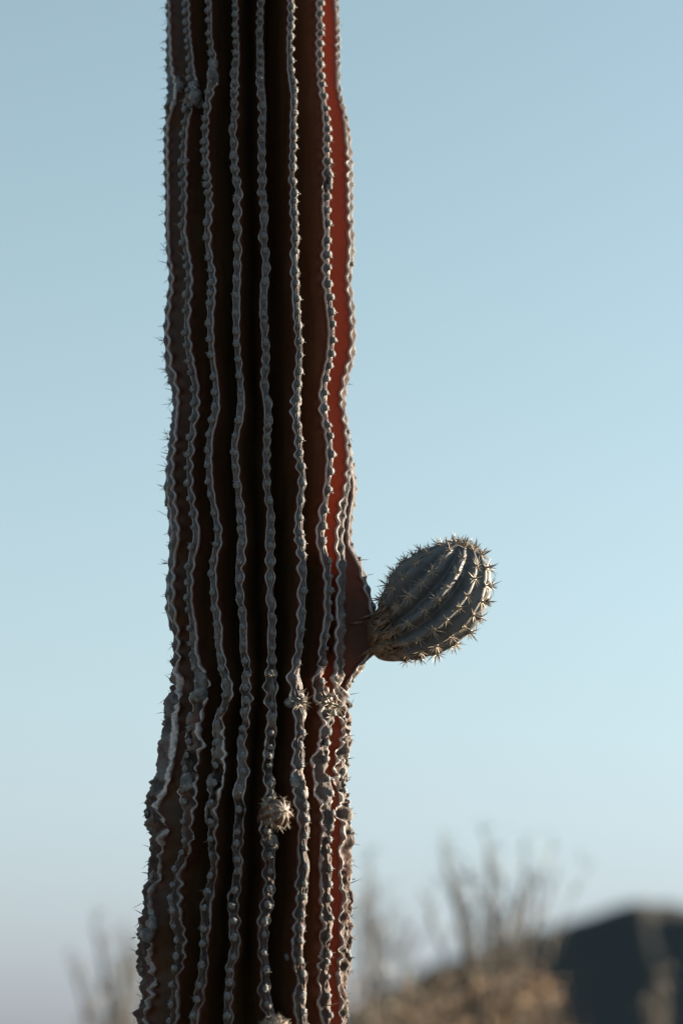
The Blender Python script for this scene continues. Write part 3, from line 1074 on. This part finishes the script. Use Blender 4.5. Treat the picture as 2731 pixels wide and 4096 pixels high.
for kk, (x, y, rx, ry, nm, dp) in enumerate([
        (722, 350, 20, 26, 'A', .6), (715, 318, 14, 18, 'A', .6), (776, 345, 22, 28, 'B', .7), (782, 385, 27, 36, 'B', .7), (796, 412, 22, 22, 'B', .6), (758, 420, 14, 18, 'B', .6),
        (853, 262, 18, 30, 'C', .6), (848, 298, 20, 24, 'C', .6), (862, 318, 14, 18, 'C', .6), (745, 645, 16, 14, 'B', .5),
        (1316, 690, 10, 20, 'G', .7), (1322, 722, 9, 20, 'G', .8), (1310, 745, 8, 14, 'G', .7), (1319, 762, 7, 14, 'G', .7),
        (806, 2725, 26, 36, 'B', .5), (800, 2775, 30, 30, 'B', .5), (700, 2795, 20, 24, 'A', .4),
        (1165, 2810, 26, 22, 'F', .35), (1090, 3372, 22, 34, 'E', .3), (745, 3130, 22, 36, 'B', .3), (850, 3125, 22, 30, 'C', .3), (1180, 3128, 20, 24, 'F', .3),
        (590, 3740, 30, 26, 'Z', .6), (612, 3700, 22, 40, 'Z', .6), (1150, 3828, 12, 14, 'F', .4), (1368, 3080, 18, 30, 'I', .4)]):
    knot(x, y, rx, ry, rib_objs[nm], MAT_KNOT if y < 2500 else MAT_TRUNK if False else MAT_KNOT, kk * 5 + 2, dp)


# ---- tufts of long fresh spines at the old growth line
def tuft(x, y, parent, s=1.0, nrm=(0.5, -0.8, 0.1), cnt=1, spread=10):
    for k in range(cnt):
        xx, yy = x + random.uniform(-spread, spread), y + random.uniform(-spread, spread)
        p, nn = hit(xx, yy)
        if p is None:
            continue
        put_cluster(parent, p + Vector((0, -0.003, 0)), Vector(nrm) + Vector((random.uniform(-.2, .2), 0, random.uniform(-.2, .2))), (0, 0, 1), s * random.uniform(.85, 1.15))


tuft(1203, 2818, rib_objs['F'], 1.15, (0.5, -0.8, 0.1), 3, 14)
tuft(1208, 2765, rib_objs['F'], 0.7, (0.3, -0.6, 0.7), 1, 4)
tuft(1312, 2800, rib_objs['G'], 1.1, (0.4, -0.85, 0.1), 3, 16)
tuft(1345, 2818, rib_objs['H'], 1.0, (0.6, -0.7, 0), 2, 14)
tuft(1322, 2868, rib_objs['G'], 0.6, (0.4, -0.85, 0), 1, 5)
tuft(1090, 2700, rib_objs['E'], 0.7, (0.1, -0.7, 0.7), 1, 4)

# ---- small spiny bud sprouting from the rib facing the camera
p0, _ = hit(1088, 3262)
bz = np.array(p0)
d = np.array([0.52, -0.72, 0.18])
d /= np.linalg.norm(d)
BUD_AX = [bz - d * 0.030, bz - d * 0.008, bz + d * 0.008, bz + d * 0.022, bz + d * 0.034, bz + d * 0.041]
BUD_R = [(0, 0.014), (0.25, 0.022), (0.5, 0.027), (0.7, 0.028), (0.84, 0.024), (0.93, 0.018), (0.98, 0.008), (1, 0)]
bud = ribbed_stem('bud', BUD_AX, BUD_R, 9, 0.24, cactus, phase=0.2, nseg=44, per=8, old_len=1.3, cl_sp=0.034, cl_from=0.5, cl_scale=0.66, toward=Vector((0, 0, 1)))
bud['label'] = 'small brown spiny bud sprouting from a rib'
for (x, y) in ((1060, 3360), (1078, 3345), (1098, 3350), (1104, 3385)):
    p, _ = hit(x, y)
    put_cluster(bud, p + Vector((0, -0.006, 0)), (0.2, -0.9, -0.3), (0, 0, 1), 0.5)

# bud just showing at the lower edge of the frame
p0, _ = hit(1092, 4132)
bz = np.array(p0)
d = np.array([0.35, -0.78, 0.30])
d /= np.linalg.norm(d)
B2 = [bz - d * 0.030, bz - d * 0.008, bz + d * 0.008, bz + d * 0.020, bz + d * 0.030, bz + d * 0.036]
bud2 = ribbed_stem('bud', B2, BUD_R, 9, 0.24, cactus, phase=0.1, nseg=40, per=8, old_len=1.3, cl_sp=0.014, cl_from=0.42, cl_scale=0.56, toward=Vector((0, 0, 1)))
bud2['label'] = 'small spiny bud low on the trunk'

# a few long stray spines low on the trunk
vs, fs = [], []
for (x0, y0, x1, y1) in ((878, 4068, 856, 4005), (888, 4096, 820, 3985), (1204, 3860, 1238, 3848), (1318, 4022, 1365, 4008), (1076, 3652, 1073, 3672), (1036, 3704, 1052, 3709), (757, 324, 724, 294), (1318, 668, 1340, 648), (1320, 672, 1348, 656), (1212, 2212, 1228, 2186), (1093, 2170, 1102, 2150)):
    h0, _ = hit(x0, y0)
    ys_ = h0.y if h0 is not None else -0.17
    a = Vector(at_y(x0, y0, ys_ + 0.003))
    b = Vector(at_y(x1, y1, ys_ - 0.018))
    cone(vs, fs, a, b, 0.0012, 5)
mesh_obj('stray_spines', [tuple(v) for v in vs], fs, MAT_SPINE, cactus, False, kind='stuff')


# ------------------------------------------------------------------ desert bushes far behind, out of focus
MAT_STEM = noisy_mat('bush_bark', [(0.3, (0.035, 0.034, 0.033)), (0.7, (0.085, 0.080, 0.072))], 30, 0.9, 0.4, 0.004)
MAT_LEAF = noisy_mat('bush_leaf', [(0.3, (0.030, 0.035, 0.026)), (0.7, (0.068, 0.070, 0.048))], 3, 0.6, 0)
MAT_DRYLEAF = noisy_mat('bush_dry_leaf', [(0.3, (0.085, 0.048, 0.020)), (0.7, (0.18, 0.105, 0.045))], 3, 0.7, 0)


def tube(vs, fs, P, R, sides=5):
    P = np.array(P, float)
    T = np.gradient(P, axis=0)
    b0 = len(vs)
    for k in range(len(P)):
        t = Vector(T[k]).normalized()
        a = t.orthogonal().normalized()
        b = t.cross(a)
        for q in range(sides):
            an = 2 * math.pi * q / sides
            vs.append(Vector(P[k]) + a * (R[k] * math.cos(an)) + b * (R[k] * math.sin(an)))
    for k in range(len(P) - 1):
        for q in range(sides):
            q2 = (q + 1) % sides
            fs.append((b0 + k * sides + q, b0 + k * sides + q2, b0 + (k + 1) * sides + q2, b0 + (k + 1) * sides + q))


def bush(label, base_px, D, tips, fork_py, seed, dense=0, leafy=26, name='desert_bush', dry=0.0, dens_py=3850, rbase=0.027, spread=0.30):
    rr = random.Random(seed)
    yD = D + CAM[1]
    g = at_y(base_px, 3900, yD)
    base = Vector((g[0], yD, -0.02))
    root = empty(name, base)
    tag(root, label, 'bush', 'desert bushes behind the cactus')
    vs, fs, lv, lf, dv, df = [], [], [], [], [], []
    zero = Vector((0, 0, 0))

    def leaves(p, nn, spread, V, Fc, sz):
        for _ in range(nn):
            c = p + Vector((rr.gauss(0, spread), rr.gauss(0, spread), rr.gauss(0, spread)))
            a = Vector((rr.uniform(-1, 1), rr.uniform(-1, 1), rr.uniform(-.4, 1))).normalized()
            b = a.orthogonal().normalized()
            c2 = a.cross(b) * rr.uniform(-.3, .3)
            s = sz * rr.uniform(.6, 1.4)
            b0 = len(V)
            V.extend([c, c + a * s * .5 + b * s * .3 + c2 * s, c + a * s, c + a * s * .5 - b * s * .3 + c2 * s])
            Fc.append((b0, b0 + 1, b0 + 2, b0 + 3))
    for (tx, ty, thick, lf_n) in tips:
        tip = Vector(at_y(tx, ty, yD + rr.uniform(-.5, .5))) - base
        mid = Vector((tip.x * 0.02 + rr.uniform(-.05, .05), tip.y * 0.3, tip.z * 0.66))
        n_ = 14
        P = []
        for k in range(n_):
            t = k / (n_ - 1)
            p = zero * (1 - t) ** 2 + mid * 2 * t * (1 - t) + tip * t * t
            p += Vector((rr.gauss(0, .012), rr.gauss(0, .012), 0)) * (t > 0)
            P.append(p)
        R = [rbase * thick * (1 - 0.8 * k / (n_ - 1)) for k in range(n_)]
        tube(vs, fs, [tuple(p) for p in P], R)
        for k in range(4, n_):
            for _ in range(2):
                if rr.random() < 0.8:
                    dl = Vector((rr.gauss(0, .33), rr.gauss(0, .33), rr.uniform(.6, 1.1))).normalized() * rr.uniform(.10, .32) * (0.4 if k > n_ - 3 else 1)
                    q = P[k]
                    tw = [q, q + dl * .5 + Vector((rr.gauss(0, .015), 0, 0)), q + dl]
                    tube(vs, fs, [tuple(x) for x in tw], [R[k] * .5, .005, .003], 4)
                    leaves(q + dl * rr.uniform(.5, 1), int(lf_n * rr.uniform(.4, 1.2)), .035, lv, lf, .026)
    # dense lower crown of dry foliage
    for _ in range(dense):
        x = rr.gauss(0, 1)
        c = Vector((x * spread, rr.gauss(0, .35), (.55 + .45 * math.sqrt(rr.random())) * (at_y(base_px, dens_py, yD)[2]) * (1 - 0.05 * x * x)))
        if c.z < 0.1:
            continue
        s0 = Vector((x * .1, 0, c.z * .25))
        tube(vs, fs, [tuple(s0), tuple(s0 * .5 + c * .5 + Vector((rr.gauss(0, .04), 0, 0))), tuple(c)], [.008, .005, .0025], 4)
        if rr.random() < dry:
            leaves(c, 40, .065, dv, df, .026)
        else:
            leaves(c, 22, .07, lv, lf, .024)
    mesh_obj('stems', [tuple(v) for v in vs], fs, MAT_STEM, root, True)
    if lv:
        mesh_obj('foliage', [tuple(v) for v in lv], lf, MAT_LEAF, root, False, kind='stuff')
    if dv:
        mesh_obj('dry_foliage', [tuple(v) for v in dv], df, MAT_DRYLEAF, root, False, kind='stuff')
    return root


bush('tall bush with bare upright twigs and brown leaves in front of the hill', 1960, 12.5,
     [(1775, 3425, 1.2, 7), (1800, 3470, 1, 6), (1840, 3560, .9, 6), (1700, 3620, .7, 5), (1950, 3365, 1, 5), (1960, 3400, .8, 5), (1925, 3560, 1, 8), (1990, 3600, .9, 7),
      (2110, 3425, 1, 5), (2130, 3560, 1.1, 8), (2190, 3430, .8, 4), (2220, 3480, .7, 3), (2345, 3470, .5, 1), (2080, 3640, 1, 7), (1890, 3690, 1, 8), (2010, 3720, 1, 8)],
     3900, 3, dense=75, dry=0.85, dens_py=3860, spread=0.26)
bush('sparse grey bush with thin twigs right behind the cactus trunk', 1480, 13.5,
     [(1480, 3450, .8, 5), (1500, 3500, .9, 6), (1440, 3560, .8, 5), (1450, 3640, .9, 6), (1560, 3600, .7, 4), (1620, 3650, .7, 4), (1400, 3700, .8, 5), (1540, 3760, .9, 6), (1640, 3740, .8, 5), (1700, 3700, .6, 4), (1330, 3720, .8, 5)],
     3950, 8, dense=46, dry=0.2, dens_py=3960)
bush('pale hazy bush with few spreading stems on the far side of the trunk', 500, 14.0,
     [(395, 3695, 1.3, 6), (430, 3800, 1, 7), (500, 3700, 1.2, 6), (505, 3830, 1.1, 8), (275, 3830, 1, 2), (345, 3905, .8, 3), (540, 3860, 1, 8), (560, 3760, .9, 6), (460, 3960, 1, 8), (610, 3800, 1, 6), (350, 4060, .8, 6)],
     4000, 15, dense=30, dry=0.1, dens_py=4120)
bush('small brown bush low beneath the hill beside the trunk', 1640, 15.0,
     [(1560, 3960, .7, 5), (1640, 3900, .8, 6), (1700, 3930, .7, 6), (1780, 3960, .7, 6)],
     4100, 21, dense=40, dry=0.6, dens_py=3950)
bush('single dry brown stalk bush under the highest part of the hill', 2640, 13.0,
     [(2630, 3860, .8, 4), (2655, 3930, .8, 4), (2600, 3990, .7, 4)],
     4100, 27, dense=3, dry=0.8, dens_py=4100)
